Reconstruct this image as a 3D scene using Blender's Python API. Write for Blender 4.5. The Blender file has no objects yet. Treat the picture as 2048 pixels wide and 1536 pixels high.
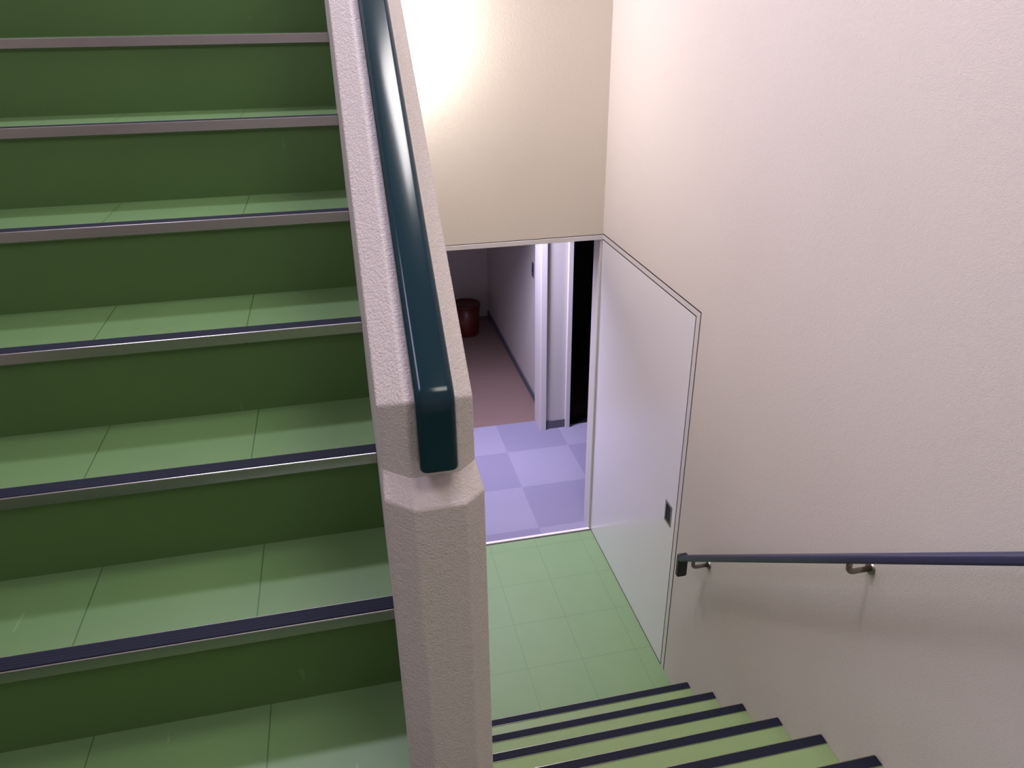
import bpy, bmesh, math
from mathutils import Vector, Matrix

# ------------------------------------------------------------------ constants (metres, z = 0 is the lower floor)
EYE = 3.1939
W, D, H = 1.4127, 4.0052, 2.0          # right wall, far wall, door height
TR = 0.2326                             # tread depth
RR = 0.1868                             # riser of the descending flight
RL = 0.1715                             # riser of the ascending flight
YR1 = 2.478                            # first (lowest) nose of descending flight
YL0, ZL0 = 1.0219, EYE - 0.9241         # reference nose of ascending flight
XL = -1.27                              # left wall
SL = RL / TR
LAND = 1.914                            # half landing height
C = bpy.context.scene.collection

# ------------------------------------------------------------------ helpers
def link(name, bm, mat, parent=None, smooth=False):
    me = bpy.data.meshes.new(name)
    bmesh.ops.recalc_face_normals(bm, faces=bm.faces)
    bm.to_mesh(me); bm.free()
    me.materials.append(mat)
    if smooth:
        for p in me.polygons: p.use_smooth = True
    o = bpy.data.objects.new(name, me); C.objects.link(o)
    if parent: o.parent = parent
    return o

def box(bm, x0, x1, y0, y1, z0, z1, bev=0.0, seg=2):
    r = bmesh.ops.create_cube(bm, size=1)
    vs = r['verts']
    bmesh.ops.scale(bm, vec=(x1-x0, y1-y0, z1-z0), verts=vs)
    bmesh.ops.translate(bm, vec=((x0+x1)/2, (y0+y1)/2, (z0+z1)/2), verts=vs)
    if bev:
        es = {e for v in vs for e in v.link_edges}
        bmesh.ops.bevel(bm, geom=list(es), offset=bev, segments=seg, profile=0.5, affect='EDGES')

def bobj(name, dims, mat, parent=None, bev=0.0):
    bm = bmesh.new(); box(bm, *dims, bev=bev); return link(name, bm, mat, parent)

def prism_yz(bm, pts, x0, x1):
    a = [bm.verts.new((x0, y, z)) for y, z in pts]
    b = [bm.verts.new((x1, y, z)) for y, z in pts]
    n = len(pts)
    bm.faces.new(a); bm.faces.new(b[::-1])
    for i in range(n):
        bm.faces.new((a[i], b[i], b[(i+1) % n], a[(i+1) % n]))

def empty(name, loc=(0, 0, 0)):
    o = bpy.data.objects.new(name, None); C.objects.link(o); o.location = loc
    o.empty_display_size = 0.1
    return o

def tag(o, label=None, cat=None, group=None, kind=None):
    if label: o['label'] = label
    if cat: o['category'] = cat
    if group: o['group'] = group
    if kind: o['kind'] = kind
    return o

def parent_keep(ch, par):
    ch.parent = par
    ch.matrix_parent_inverse = Matrix.Translation(par.location).inverted()
    return ch

# ------------------------------------------------------------------ materials
def srgb(r, g, b):
    f = lambda c: (c/255/12.92) if c/255 <= 0.04045 else ((c/255+0.055)/1.055)**2.4
    return (f(r), f(g), f(b), 1)

def newmat(name):
    m = bpy.data.materials.new(name); m.use_nodes = True
    nt = m.node_tree; bs = nt.nodes['Principled BSDF']
    return m, nt, bs

def N(nt, t, **kw):
    n = nt.nodes.new(t)
    for k, v in kw.items(): setattr(n, k, v)
    return n

def mathn(nt, op, a, b=None, clamp=False):
    n = N(nt, 'ShaderNodeMath', operation=op, use_clamp=clamp)
    for i, s in enumerate((a, b)):
        if s is None: continue
        if isinstance(s, (int, float)): n.inputs[i].default_value = s
        else: nt.links.new(s, n.inputs[i])
    return n.outputs[0]

def mix(nt, fac, a, b, blend='MIX'):
    n = N(nt, 'ShaderNodeMix', data_type='RGBA', blend_type=blend)
    for sock, s in ((n.inputs[0], fac), (n.inputs[6], a), (n.inputs[7], b)):
        if isinstance(s, (int, float)): sock.default_value = s
        elif isinstance(s, tuple): sock.default_value = s
        else: nt.links.new(s, sock)
    return n.outputs[2]

def pos(nt):
    g = N(nt, 'ShaderNodeNewGeometry'); return g.outputs['Position']

def noise(nt, scale, detail=2, vec=None, rough=0.5):
    n = N(nt, 'ShaderNodeTexNoise'); n.inputs['Scale'].default_value = scale
    n.inputs['Detail'].default_value = detail; n.inputs['Roughness'].default_value = rough
    nt.links.new(vec if vec is not None else pos(nt), n.inputs['Vector'])
    return n.outputs['Fac']

def scaled(nt, sx, sy, sz):
    n = N(nt, 'ShaderNodeMapping'); n.inputs['Scale'].default_value = (sx, sy, sz)
    nt.links.new(pos(nt), n.inputs['Vector']); return n.outputs[0]

def bump(nt, bs, h, strength, dist):
    b = N(nt, 'ShaderNodeBump'); b.inputs['Strength'].default_value = strength
    b.inputs['Distance'].default_value = dist
    nt.links.new(h, b.inputs['Height']); nt.links.new(b.outputs[0], bs.inputs['Normal'])

def plaster(name, col, col2, scale, strength, dist, rough=0.75, spec=0.3):
    m, nt, bs = newmat(name)
    f = noise(nt, 1.3, 2)
    nt.links.new(mix(nt, f, col, col2), bs.inputs['Base Color'])
    bs.inputs['Roughness'].default_value = rough
    bs.inputs['Specular IOR Level'].default_value = spec
    h = mathn(nt, 'ADD', noise(nt, scale, 3), mathn(nt, 'MULTIPLY', noise(nt, scale*0.35, 2), 0.6))
    bump(nt, bs, h, strength, dist)
    return m

def plain(name, col, rough=0.5, metal=0.0, spec=0.5, nscale=30, amt=0.08, coat=0.0):
    m, nt, bs = newmat(name)
    f = noise(nt, nscale, 3)
    dark = tuple(c*(1-amt*2) for c in col[:3]) + (1,)
    nt.links.new(mix(nt, f, dark, col), bs.inputs['Base Color'])
    bs.inputs['Roughness'].default_value = rough
    bs.inputs['Metallic'].default_value = metal
    bs.inputs['Specular IOR Level'].default_value = spec
    if coat:
        bs.inputs['Coat Weight'].default_value = coat; bs.inputs['Coat Roughness'].default_value = 0.12
    return m

def gridmask(nt, axis_out, x0, s, w):
    t = mathn(nt, 'DIVIDE', mathn(nt, 'SUBTRACT', axis_out, x0), s)
    fr = mathn(nt, 'FRACT', mathn(nt, 'ADD', t, 100.5))
    d = mathn(nt, 'ABSOLUTE', mathn(nt, 'SUBTRACT', fr, 0.5))
    return mathn(nt, 'LESS_THAN', d, w/s/2)

def vinyl(name, col, col2, joint, xg=None, yg=None, rough=0.42, jw=0.0022):
    m, nt, bs = newmat(name)
    sep = N(nt, 'ShaderNodeSeparateXYZ'); nt.links.new(pos(nt), sep.inputs[0])
    cloud = noise(nt, 5, 4, rough=0.6)
    fine = noise(nt, 60, 3)
    c = mix(nt, mathn(nt, 'ADD', mathn(nt, 'MULTIPLY', cloud, 0.7), mathn(nt, 'MULTIPLY', fine, 0.3)), col, col2)
    # pale marbling streaks
    st = noise(nt, 1.0, 3, vec=scaled(nt, 30, 5, 5), rough=0.7)
    sm = mathn(nt, 'MULTIPLY', mathn(nt, 'GREATER_THAN', st, 0.72), 0.25)
    c = mix(nt, sm, c, tuple(min(1, x*1.7+0.03) for x in col2[:3]) + (1,))
    mask = None
    if xg: mask = gridmask(nt, sep.outputs[0], xg[0], xg[1], jw)
    if yg:
        my = gridmask(nt, sep.outputs[1], yg[0], yg[1], jw)
        mask = mathn(nt, 'MAXIMUM', mask, my) if mask is not None else my
    if mask is not None:
        c = mix(nt, mathn(nt, 'MULTIPLY', mask, 0.75), c, joint)
    nt.links.new(c, bs.inputs['Base Color'])
    bs.inputs['Roughness'].default_value = rough
    bs.inputs['Specular IOR Level'].default_value = 0.35
    bump(nt, bs, cloud, 0.08, 0.004)
    return m

M = {}
M['wall_r'] = plaster('wallpaper_right', srgb(223, 214, 208), srgb(216, 207, 201), 240, 0.35, 0.0022)
M['wall_f'] = plaster('wallpaper_far', srgb(226, 217, 203), srgb(220, 211, 197), 110, 0.45, 0.0018)
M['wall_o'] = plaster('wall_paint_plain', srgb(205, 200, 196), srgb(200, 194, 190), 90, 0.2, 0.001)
M['stipple'] = plaster('stippled_plaster', srgb(204, 195, 189), srgb(196, 187, 181), 300, 0.7, 0.0022, rough=0.55, spec=0.5)
M['ceil'] = plain('ceiling_paint', srgb(225, 222, 218), 0.8)
M['tread'] = vinyl('green_tread_vinyl', srgb(88, 118, 72), srgb(99, 129, 80), srgb(40, 70, 35), xg=(-0.213, 0.287))
M['riser'] = vinyl('green_riser_vinyl_shaded', srgb(76, 108, 56), srgb(87, 120, 66), srgb(40, 70, 35))  # same green as the treads, darker base puts shade into the colour
M['floor'] = vinyl('green_floor_vinyl', srgb(110, 138, 94), srgb(120, 147, 100), srgb(78, 108, 76), xg=(1.015, 0.305), yg=(3.245, 0.33), rough=0.5)
M['tread_low'] = vinyl('green_lower_tread_vinyl', srgb(124, 146, 98), srgb(133, 154, 106), srgb(60, 95, 60))
M['rubber'] = plain('navy_rubber', srgb(18, 23, 44), 0.7, spec=0.25, amt=0.2, nscale=80)
M['alu'] = plain('aluminium', srgb(172, 170, 168), 0.2, metal=1.0, amt=0.03)
M['rail'] = plain('dark_green_vinyl', srgb(9, 44, 54), 0.15, spec=0.3, amt=0.1, nscale=6)
M['wrail'] = plain('blue_grey_vinyl', srgb(52, 54, 84), 0.45, spec=0.5, amt=0.1)
M['wend'] = plain('dark_vinyl_end', srgb(34, 34, 46), 0.4, amt=0.1)
M['steel'] = plain('bracket_steel', srgb(140, 132, 122), 0.3, metal=0.9, amt=0.05)
M['door'] = plain('white_enamel_door', srgb(243, 238, 242), 0.28, spec=0.5, amt=0.01, nscale=3, coat=0.25)
M['frame'] = plain('white_enamel_frame', srgb(222, 216, 216), 0.35, amt=0.01)
M['gap'] = plain('dark_gap_shade', srgb(62, 54, 56), 0.8)  # dark colour standing in for the shade inside the gaps
M['dark'] = plain('black_recess', srgb(20, 20, 22), 0.6)
M['skirt'] = plain('grey_vinyl_skirting', srgb(96, 98, 108), 0.6)
M['unlit_wall'] = plain('unlit_room_shade', srgb(40, 38, 44), 0.9)  # near-black colour paints the darkness of the unlit room onto its walls
M['brown'] = plain('brown_lino_floor', srgb(122, 100, 94), 0.5, amt=0.06, nscale=12)
M['red'] = plain('dark_red_plastic', srgb(92, 26, 22), 0.35, amt=0.08)
M['switch'] = plain('dark_switch', srgb(70, 66, 84), 0.5)

def carpet():
    m, nt, bs = newmat('violet_grey_carpet_tiles')
    sep = N(nt, 'ShaderNodeSeparateXYZ'); nt.links.new(pos(nt), sep.inputs[0])
    fx = mathn(nt, 'FLOOR', mathn(nt, 'DIVIDE', mathn(nt, 'SUBTRACT', sep.outputs[0], 1.075-5), 0.5))
    fy = mathn(nt, 'FLOOR', mathn(nt, 'DIVIDE', mathn(nt, 'SUBTRACT', sep.outputs[1], 4.592), 0.5))
    par = mathn(nt, 'MODULO', mathn(nt, 'ADD', mathn(nt, 'ADD', fx, fy), 100), 2)
    c = mix(nt, par, srgb(150, 145, 164), srgb(136, 131, 152))
    fib = noise(nt, 400, 2)
    c = mix(nt, mathn(nt, 'MULTIPLY', fib, 0.5), c, srgb(100, 95, 125))
    nt.links.new(c, bs.inputs['Base Color'])
    bs.inputs['Roughness'].default_value = 0.95
    bs.inputs['Specular IOR Level'].default_value = 0.1
    bump(nt, bs, noise(nt, 500, 2), 0.6, 0.003)
    return m
M['carpet'] = carpet()

S = lambda o: tag(o, kind='structure')

# ------------------------------------------------------------------ shell
TOP = 6.1
YB = -1.3
S(bobj('floor', (XL, W, 0.3, D-0.012, -0.1, 0.0), M['floor']))
S(bobj('floor_carpet', (-1.0, 3.2, D+0.012, 5.54, -0.1, 0.002), M['carpet']))
S(bobj('floor_corridor', (-1.0, 1.505, 5.54, 8.05, -0.1, 0.0), M['brown']))
S(bobj('floor_landing', (XL, W, YB, 0.361, LAND-0.15, LAND), M['floor']))
S(bobj('wall_right', (W, W+0.12, YB, D, -0.1, TOP), M['wall_r']))
# far wall: opening from x = 0.187 to W
bm = bmesh.new()
box(bm, XL-0.12, 0.187, D, D+0.11, -0.1, TOP)
box(bm, 0.187, W+0.12, D, D+0.11, H+0.026, TOP)
S(link('wall_far', bm, M['wall_f']))
S(bobj('wall_left', (XL-0.12, XL, YB, D, -0.1, TOP), M['wall_r']))
S(bobj('wall_back', (XL-0.12, W+0.12, YB-0.12, YB, -0.1, TOP), M['wall_r']))
S(bobj('ceiling', (XL-0.12, W+0.12, YB-0.12, D+0.11, TOP, TOP+0.1), M['ceil']))
# frame of the opening in the far wall
fr = empty('trim_1', (W, D, 0)); S(fr)
parent_keep(bobj('header', (0.187, W-0.001, D-0.006, D+0.112, H, H+0.026), M['frame'], bev=0.002), fr)
parent_keep(bobj('jamb', (W-0.014, W+0.02, D+0.001, D+0.112, 0, H), M['frame'], bev=0.002), fr)
parent_keep(bobj('jamb', (0.187, 0.21, D-0.006, D+0.112, 0, H), M['frame'], bev=0.002), fr)
parent_keep(bobj('shadow_gap', (0.187, W-0.001, D-0.002, D+0.004, H+0.026, H+0.0295), M['gap']), fr)
parent_keep(bobj('threshold', (0.187, W-0.004, D-0.009, D+0.012, -0.02, 0.007), M['frame'], bev=0.002), fr)
parent_keep(bobj('shadow_gap', (0.187, W-0.004, D-0.018, D-0.009, -0.02, 0.0008), M['gap']), fr)

# ------------------------------------------------------------------ rooms beyond the doorway
CZ = 2.45
S(bobj('ceiling_room', (-1.0, 3.2, D+0.11, 8.1, CZ, CZ+0.1), M['ceil']))
S(bobj('wall_room_left', (-1.1, -1.0, D+0.11, 8.1, -0.1, CZ), M['wall_o']))
S(bobj('wall_room_right', (3.2, 3.3, D+0.11, 8.1, -0.1, CZ), M['unlit_wall']))
S(bobj('wall_corridor_end', (-1.0, 1.505, 8.05, 8.15, -0.1, CZ), M['wall_o']))
S(bobj('wall_corridor_right', (1.505, 1.57, 5.56, 8.05, -0.1, CZ), M['wall_o']))
S(bobj('baseboard_corridor', (1.493, 1.505, 5.56, 8.05, 0.0, 0.07), M['skirt']))
S(bobj('wall_pillar', (1.448, 1.648, 5.388, 5.56, 0.0, CZ), M['wall_o']))
S(bobj('baseboard_pillar', (1.465, 1.633, 5.380, 5.388, 0.0, 0.075), M['skirt']))
S(bobj('trim_2', (1.416, 1.465, 5.363, 5.56, 0.0, H+0.05), M['frame'], bev=0.003))
S(bobj('trim_3', (1.631, 1.669, 5.363, 5.56, 0.0, H+0.05), M['frame'], bev=0.003))
S(bobj('wall_pillar_header', (1.669, 3.2, 5.363, 5.48, H+0.05, CZ), M['wall_o']))  # unseen header, added to keep room light out of the store
S(bobj('wall_store_side', (2.55, 3.2, 5.363, 5.48, -0.1, H+0.05), M['wall_o']))
S(bobj('wall_store_back', (1.57, 3.2, 7.0, 7.1, -0.1, CZ), M['unlit_wall']))
S(bobj('wall_store_left', (1.57, 1.63, 5.56, 7.0, -0.1, CZ), M['unlit_wall']))
S(bobj('ceiling_store', (1.63, 3.2, 5.56, 7.0, CZ-0.06, CZ-0.01), M['unlit_wall']))
S(bobj('floor_store', (1.57, 3.2, 5.54, 7.0, -0.1, 0.0), plain('brown_floor_shaded', srgb(70, 56, 56), 0.6)))  # brown floor in a darkened copy, shade put into the colour
S(bobj('trim_4', (1.669, 2.55, 5.41, 5.54, 0.0, 0.006), M['dark']))
S(bobj('wall_corridor_header', (-1.0, 1.416, 5.363, 5.56, H+0.05, CZ), M['wall_o']))  # unseen header, added to block the room light above the corridor
# light switch on corridor wall
sw = empty('light_switch', (1.505, 5.95, 1.2))
tag(sw, 'narrow dark light switch on the pale corridor wall beyond the doorway', 'light switch')
parent_keep(bobj('switch_plate', (1.498, 1.505, 5.945, 5.995, 1.14, 1.26), M['switch'], bev=0.002), sw)
parent_keep(bobj('rocker', (1.494, 1.498, 5.96, 5.98, 1.18, 1.22), M['dark'], bev=0.001), sw)

# red bin
def lathe(prof, cx, cy, cz, n=40):
    bm = bmesh.new(); rings = []
    for r, z in prof:
        rings.append([bm.verts.new((cx+r*math.cos(2*math.pi*i/n), cy+r*math.sin(2*math.pi*i/n), cz+z)) for i in range(n)])
    for a, b in zip(rings, rings[1:]):
        for i in range(n): bm.faces.new((a[i], a[(i+1) % n], b[(i+1) % n], b[i]))
    bm.faces.new(rings[0][::-1]); bm.faces.new(rings[-1])
    return bm
bn = empty('waste_bin', (1.175, 7.6, 0))
tag(bn, 'dark red round waste bin at the dim far end of the brown corridor', 'bin')
parent_keep(link('body', lathe([(0.125, 0), (0.13, 0.01), (0.152, 0.335), (0.143, 0.335), (0.12, 0.02)], 1.175, 7.6, 0.0), M['red'], smooth=True), bn)
parent_keep(link('rim', lathe([(0.145, 0.325), (0.158, 0.325), (0.160, 0.337), (0.156, 0.345), (0.146, 0.345), (0.143, 0.335)], 1.175, 7.6, 0.0), M['red'], smooth=True), bn)

# ------------------------------------------------------------------ open fire door lying flat against the right wall
DW = 1.2174
dr = empty('door_1', (W, D-DW, 0)); S(dr)
parent_keep(bobj('frame_gap_shade', (W-0.0006, W+0.01, D-DW-0.046, D-0.002, 0.0, H+0.0345), M['gap']), dr)  # dark sheet behind leaf and frame, painting the shaded gaps
bm = bmesh.new()
x0, x1 = W-0.0016, W+0.004
fo, fi = D-DW-0.040, D-DW-0.008
prism = [(fo, 0.0), (fo, H+0.028), (D-0.002, H+0.028), (D-0.002, H+0.004), (fi, H+0.004), (fi, 0.0)]
prism_yz(bm, prism, x0, x1)
parent_keep(link('door_frame', bm, M['frame']), dr)
# leaf with a cut-out for the flush handle
hy0, hy1, hz0, hz1 = 2.825, 2.902, 0.872, 0.990
bm = bmesh.new()
lx0, lx1 = W-0.002, W+0.006
ly0, ly1, lz0, lz1 = D-DW, D-0.004, 0.006, H-0.003
ys = [ly0, hy0+0.01, hy1-0.01, ly1]; zs = [lz0, hz0+0.012, hz1-0.012, lz1]
g = [[bm.verts.new((lx0, y, z)) for z in zs] for y in ys]
for i in range(3):
    for j in range(3):
        if i == 1 and j == 1: continue
        bm.faces.new((g[i][j], g[i+1][j], g[i+1][j+1], g[i][j+1]))
r = bmesh.ops.extrude_face_region(bm, geom=bm.faces[:])
bmesh.ops.translate(bm, vec=(lx1-lx0, 0, 0), verts=[v for v in r['geom'] if isinstance(v, bmesh.types.BMVert)])
leaf = parent_keep(link('door_leaf', bm, M['door']), dr)
bm = bmesh.new()       # flush pull: metal frame, recess
for d in ((hy0, hy1, hz0, hz0+0.012), (hy0, hy1, hz1-0.012, hz1), (hy0, hy0+0.012, hz0+0.012, hz1-0.012), (hy1-0.012, hy1, hz0+0.012, hz1-0.012)):
    box(bm, W-0.0035, W-0.001, d[0], d[1], d[2], d[3])
hd = bobj('flush_handle', (W-0.0009, W+0.004, hy0+0.006, hy1-0.006, hz0+0.006, hz1-0.006), M['dark'])
parent_keep(hd, dr)
hp = link('handle_plate', bm, M['steel']); hp.parent = hd
# dark strip standing in for the shade under the leaf
parent_keep(bobj('leaf_bottom_gap', (W-0.003, W, D-DW, D-0.004, 0.0, 0.006), M['gap']), dr)

# ------------------------------------------------------------------ stairs
def nosing(root, x0, x1, yf, z, sgn, lip, dep):
    """yf: front edge y, sgn=-1 faces the camera (+1 faces away)"""
    bm = bmesh.new()
    a, b = sorted((yf + sgn*0.004, yf + sgn*0.0005))
    box(bm, x0, x1, a, b, z-lip, z+0.004, bev=0.0017, seg=3)            # metal lip
    a, b = sorted((yf + sgn*0.0005, yf - sgn*(dep+0.0015)))
    box(bm, x0, x1, a, b, z, z+0.0012)                                 # metal base plate
    a, b = sorted((yf - sgn*(dep+0.0015), yf - sgn*dep))
    box(bm, x0, x1, a, b, z, z+0.003)
    n = parent_keep(link('nosing', bm, M['alu']), root)
    a, b = sorted((yf - sgn*0.0010, yf - sgn*dep))
    bm = bmesh.new(); box(bm, x0, x1, a, b, z+0.0012, z+0.0035)
    for i in range(4):
        a2 = yf - sgn*dep*(i+0.7)/4.4
        box(bm, x0, x1, a2-0.0017, a2+0.0017, z+0.0035, z+0.0037)
    rb = link('rubber_strip', bm, M['rubber']); rb.parent = n
    return n

XB0, XB1 = 0.015, 0.132          # balustrade faces
# ascending flight on the left
up = empty('staircase', (-0.6, 0.80, LAND))
tag(up, 'green vinyl staircase climbing away on the left of the stippled wall', 'staircase')
KMIN, KMAX = -1, 10
for k in range(KMIN, KMAX+1):
    y, z = YL0 + k*TR, ZL0 + k*RL
    zb = z-RL if k > KMIN else LAND
    yn = y+TR if k < KMAX else D-0.008
    parent_keep(bobj('tread', (XL, XB0, y, yn+0.006, z-0.022, z), M['tread']), up)
    parent_keep(bobj('riser', (XL, XB0, y+0.0037, y+0.02, zb, z-0.022), M['riser']), up)
    nosing(up, XL, XB0, y, z, -1, 0.019, 0.031)
# soffit slab
bm = bmesh.new()
zt = lambda yy: ZL0 - RL + (yy-YL0)*SL - 0.03
ya, yb = YL0-TR+0.03, YL0+KMAX*TR
ye = D-0.002
prism_yz(bm, [(ya, LAND-0.1), (ya, LAND-0.02), (YL0, zt(YL0)), (yb, zt(yb)), (yb, ZL0+KMAX*RL-0.03), (ye, ZL0+KMAX*RL-0.03), (ye, zt(yb)-0.15), (yb, zt(yb)-0.15)], XL, XB0)
parent_keep(link('soffit', bm, M['wall_o']), up)

# descending flight on the right
dn = empty('staircase', (0.75, 2.43, 0))
tag(dn, 'pale green vinyl staircase dropping to the lower floor beside the right wall', 'staircase')
for k in range(1, 11):
    y, z = YR1 - (k-1)*TR, k*RR
    if k == 10: z = LAND; 
    yb_ = y - TR if k < 10 else 0.30
    if k < 10:
        parent_keep(bobj('tread', (XB1+0.006, W-0.001, yb_-0.006, y, z-0.022, z), M['tread_low']), dn)
    parent_keep(bobj('riser', (XB1+0.006, W-0.001, y-0.02, y-0.005, z-RR, z-0.022 if k < 10 else LAND-0.15), M['riser']), dn) if k < 10 else None
    nosing(dn, XB1+0.006, W-0.001, y, z, +1, 0.017, 0.033)
# thin pale skirting where the steps meet the wall
# ------------------------------------------------------------------ balustrade between the flights
bal = empty('balustrade', (0.07, 0.8, 0))
tag(bal, 'stippled beige balustrade wall with chamfered edges between the two green stairs', 'balustrade')
YE, ZK = 0.80, 2.777
prof = [(XB0, 0.030), (0.047, 0.0), (0.108, 0.0), (XB1, 0.025)]      # (x, depth below the surface)
cosS = 1/math.sqrt(1+SL*SL)
def kinkpt(n):
    return YE+n, ZK + SL*n - n/cosS
def slopept(n, y):
    return y, ZK + SL*(y-YE) - n/cosS
bm = bmesh.new()
Yt = D-0.002
r1 = [bm.verts.new((x,)+slopept(n, Yt)) for x, n in prof]
r2 = [bm.verts.new((x,)+kinkpt(n)) for x, n in prof]
r3 = [bm.verts.new((x, YE+n, 2.671)) for x, n in prof]
for a, b in ((r1, r2), (r2, r3)):
    for i in range(3): bm.faces.new((a[i], a[i+1], b[i+1], b[i]))
for s, x, n in ((0, XB0, 0.03), (3, XB1, 0.025)):
    p = bm.verts.new((x, YE+n, 0.0)); q = bm.verts.new((x, Yt, 0.0))
    bm.faces.new((r1[s], r2[s], r3[s], p, q) if s == 0 else (q, p, r3[s], r2[s], r1[s]))
# thicker lower end of the wall with a sloped ledge on top
lo = [(0.012, 0.86), (0.013, 0.802), (0.047, 0.770), (0.110, 0.770), (0.138, 0.795), (0.138, 0.86)]
up_ = [(XB0+0.002, 0.86), (XB0, 0.832), (0.047, 0.800), (0.108, 0.800), (XB1, 0.825), (XB1-0.002, 0.86)]
L0 = [bm.verts.new((x, y, 0.0)) for x, y in lo]
L1 = [bm.verts.new((x, y, 2.645)) for x, y in lo]
L2 = [bm.verts.new((x, y, 2.674)) for x, y in up_]
for a, b in ((L0, L1), (L1, L2)):
    for i in range(6): bm.faces.new((a[i], a[(i+1) % 6], b[(i+1) % 6], b[i]))
bm.faces.new(L2)
wb = link('balustrade_wall', bm, M['stipple']); parent_keep(wb, bal)
bv = wb.modifiers.new('bevel', 'BEVEL'); bv.width = 0.0025; bv.segments = 2; bv.limit_method = 'ANGLE'; bv.angle_limit = math.radians(20)

def rrect(w, t, r, seg=5):
    """rounded rectangle: x in [-w/2,w/2], n in [0,t]"""
    pts = []
    for cx, cn, a0 in ((w/2-r, t-r, 0), (-w/2+r, t-r, 90), (-w/2+r, r, 180), (w/2-r, r, 270)):
        for i in range(seg+1):
            a = math.radians(a0+90*i/seg); pts.append((cx+r*math.cos(a), cn+r*math.sin(a)))
    return pts

def sweep(xc, path, profile, name, mat, cap_round=0.004):
    """path: list of (y,z,ny,nz); profile in (x, n)"""
    bm = bmesh.new(); rings = []
    for (y, z, ny, nz, sc) in path:
        rings.append([bm.verts.new((xc+px*sc, y+ny*pn, z+nz*pn)) for px, pn in profile])
    n = len(profile)
    for a, b in zip(rings, rings[1:]):
        for i in range(n): bm.faces.new((a[i], a[(i+1) % n], b[(i+1) % n], b[i]))
    bm.faces.new(rings[0]); bm.faces.new(rings[-1][::-1])
    o = link(name, bm, mat, smooth=True)
    return o

def rail_path(y_top, yk, zk, slope, z_end, gap=0.0, rad=0.012, away=1):
    """sloping run that kinks to vertical; the surface kink is at (yk, zk)"""
    c = 1/math.sqrt(1+slope*slope)
    ns = (-slope*c, c); nv = (-1.0, 0.0)
    path = []
    path.append((y_top, zk+slope*(y_top-yk), ns[0], ns[1], 1))
    # inner fillet around centre: bend about the inner corner
    a0 = math.atan2(ns[1], ns[0]); a1 = math.pi
    d0 = 0.001
    for i in range(9):
        a = a0+(a1-a0)*i/8
        path.append((yk + math.cos(a)*0, zk + math.sin(a)*0, math.cos(a), math.sin(a), 1))
    path.append((yk, z_end+0.004, -1, 0, 1))
    path.append((yk, z_end+0.001, -1, 0, 0.985))
    path.append((yk, z_end, -1, 0, 0.94))
    return path

rp = rail_path(D-0.02, YE+0.004, ZK-0.001, SL, 2.696)
hr = sweep(0.0808, rp, [(x, n) for x, n in rrect(0.0465, 0.034, 0.009)], 'handrail', M['rail'])
parent_keep(hr, bal)
bvm = hr.modifiers.new('bevel', 'BEVEL'); bvm.width = 0.004; bvm.segments = 3; bvm.limit_method = 'ANGLE'; bvm.angle_limit = math.radians(50)

# ------------------------------------------------------------------ handrail on the right wall
RS = 0.793
wr = empty('wall_handrail', (W, 2.48, 0.9))
tag(wr, 'slim dark blue grey handrail on brackets along the right wall above the descending stair', 'handrail')
xc = 1.336
c = 1/math.sqrt(1+RS*RS)
def wtop(y): return 0.990 + RS*(2.478-y)
# profile measured from the underside: n 0..t upward
t = 0.026
bm = bmesh.new()
path = []
ns = (RS*c, c)
# run (upper end first, hidden beyond the frame) then curl downwards at the lower end
path.append((0.45, wtop(0.45)-t/c, ns[0], ns[1], 1))
yk = 2.520
path.append((yk, wtop(yk)-t/c, ns[0], ns[1], 1))
o = sweep(xc, path, rrect(0.048, t, 0.008), 'rail', M['wrail']); parent_keep(o, wr)
# the return that turns down at the end, its broad face towards the steps
bm = bmesh.new(); box(bm, xc-0.024, xc+0.024, 2.512, 2.540, 0.838, 0.957, bev=0.008, seg=4)
e = link('rail_end', bm, M['wend'], smooth=True); parent_keep(e, wr)

def tube(bm, pts, r, n=12):
    pts = [Vector(p) for p in pts]; rings = []
    for i, p in enumerate(pts):
        d = (pts[min(i+1, len(pts)-1)]-pts[max(i-1, 0)]).normalized()
        u = d.orthogonal().normalized() if i == 0 else (u - d*u.dot(d)).normalized()
        v = d.cross(u)
        rings.append([bm.verts.new(p+r*(math.cos(2*math.pi*j/n)*u+math.sin(2*math.pi*j/n)*v)) for j in range(n)])
    for a, b in zip(rings, rings[1:]):
        for j in range(n): bm.faces.new((a[j], a[(j+1) % n], b[(j+1) % n], b[j]))
    bm.faces.new(rings[0][::-1]); bm.faces.new(rings[-1])
for yb2 in (2.425, 1.515, 0.6):
    z = wtop(yb2) - t/c
    bm = bmesh.new()
    pts = [(xc, yb2, z+0.004), (xc, yb2, z-0.018)]
    for i in range(1, 7):
        a = math.pi/2*i/6
        pts.append((xc+0.016-0.016*math.cos(a), yb2, z-0.018-0.016*math.sin(a)))
    pts.append((W-0.004, yb2, z-0.034))
    tube(bm, pts, 0.0085)
    br = link('bracket', bm, M['steel'], smooth=True); parent_keep(br, wr)
    bm = bmesh.new()
    r_ = bmesh.ops.create_cone(bm, cap_ends=True, segments=28, radius1=0.020, radius2=0.018, depth=0.006)
    bmesh.ops.rotate(bm, verts=r_['verts'], cent=(0, 0, 0), matrix=Matrix.Rotation(-math.pi/2, 3, 'Y'))
    bmesh.ops.translate(bm, verts=r_['verts'], vec=(W-0.003, yb2, z-0.034))
    fl = link('wall_flange', bm, M['steel']); fl.parent = br

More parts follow.
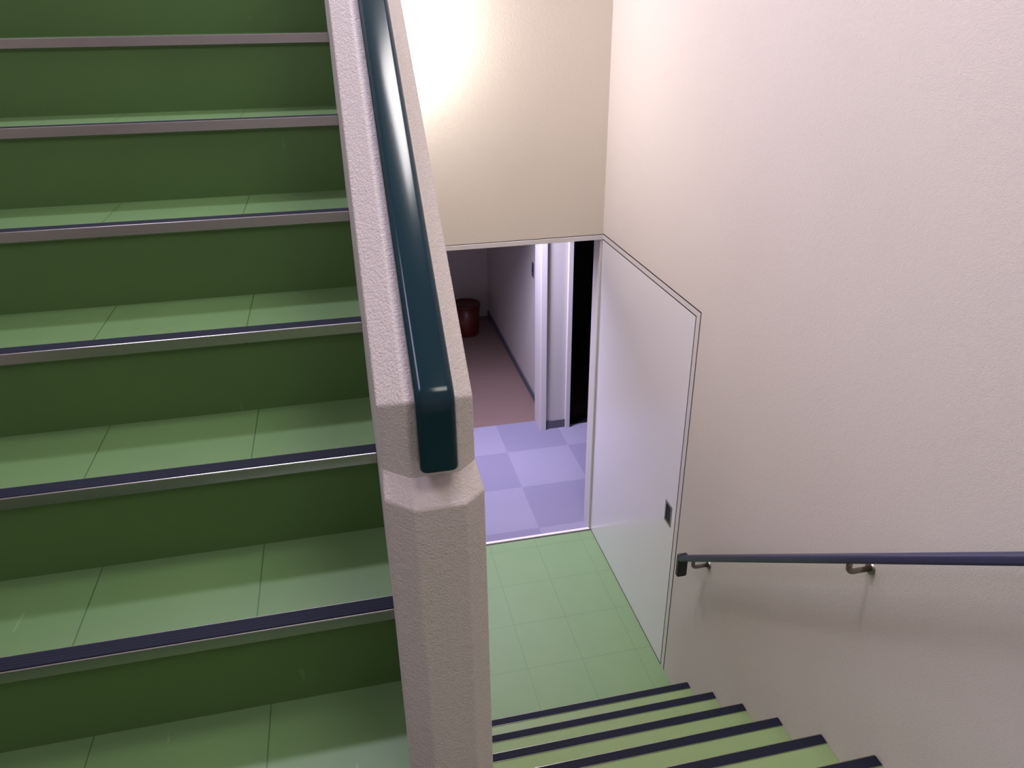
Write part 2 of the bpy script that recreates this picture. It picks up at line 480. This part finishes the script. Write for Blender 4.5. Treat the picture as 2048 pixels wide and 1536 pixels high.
# ------------------------------------------------------------------ lights
def area(name, loc, target, size, size_y, power, col, spread=180):
    l = bpy.data.lights.new(name, 'AREA'); l.shape = 'RECTANGLE'
    l.size, l.size_y = size, size_y; l.energy = power; l.color = col; l.spread = math.radians(spread)
    o = bpy.data.objects.new(name, l); C.objects.link(o); o.location = loc
    o.rotation_euler = (Vector(target)-Vector(loc)).to_track_quat('-Z', 'Y').to_euler()
    return o
area('light_upper_ceiling', (-0.5, 3.35, 5.9), (-0.4, 2.2, 2.0), 1.3, 0.25, 74, (0.80, 0.77, 1.0))
pl = bpy.data.lights.new('light_stair_far', 'POINT'); pl.energy = 25; pl.shadow_soft_size = 0.07; pl.color = (1.0, 0.96, 0.97)
po = bpy.data.objects.new('light_stair_far', pl); C.objects.link(po); po.location = (0.26, 3.82, 3.12)
area('light_room', (0.88, 5.02, 2.42), (0.88, 5.0, 0), 0.35, 0.3, 52, (0.76, 0.71, 1.0), 125)
area('light_fill_left', (-1.1, 0.5, 5.3), (1.4, 1.2, 3.0), 0.9, 0.9, 30, (0.76, 0.68, 1.0))  # violet fill added for the right wall and left balustrade faces, source unseen
area('light_fill_right_flight', (0.75, 1.7, 5.95), (1.15, 1.9, 0.5), 0.7, 0.9, 17, (1.0, 0.95, 0.95), 75)  # added fill that brightens the descending flight and right wall
area('light_fill_post', (0.8, -0.6, 5.8), (0.6, 1.0, 2.0), 0.8, 0.8, 6, (1.0, 0.94, 0.86), 90)  # weak warm fill added for the front of the balustrade end

wd = bpy.data.worlds.new('world'); bpy.context.scene.world = wd; wd.use_nodes = True
wd.node_tree.nodes['Background'].inputs[0].default_value = (0.8, 0.8, 0.9, 1)
wd.node_tree.nodes['Background'].inputs[1].default_value = 0.1

# ------------------------------------------------------------------ camera
r = Vector((0.97551307, -0.21969713, -0.01036477))
u = Vector((0.10682865, 0.43210097, 0.89547551))
f = Vector((0.19225477, 0.87465532, -0.44499009))
cd = bpy.data.cameras.new('camera'); cam = bpy.data.objects.new('camera', cd); C.objects.link(cam)
m = Matrix((r, u, -f)).transposed().to_4x4(); m.translation = Vector((0, 0, EYE))
cam.matrix_world = m
cd.sensor_width = 36; cd.lens = 36*1534.26/2048; cd.clip_start = 0.02
bpy.context.scene.camera = cam
vs = bpy.context.scene.view_settings
vs.view_transform = 'Standard'; vs.look = 'None'; vs.exposure = 0.0
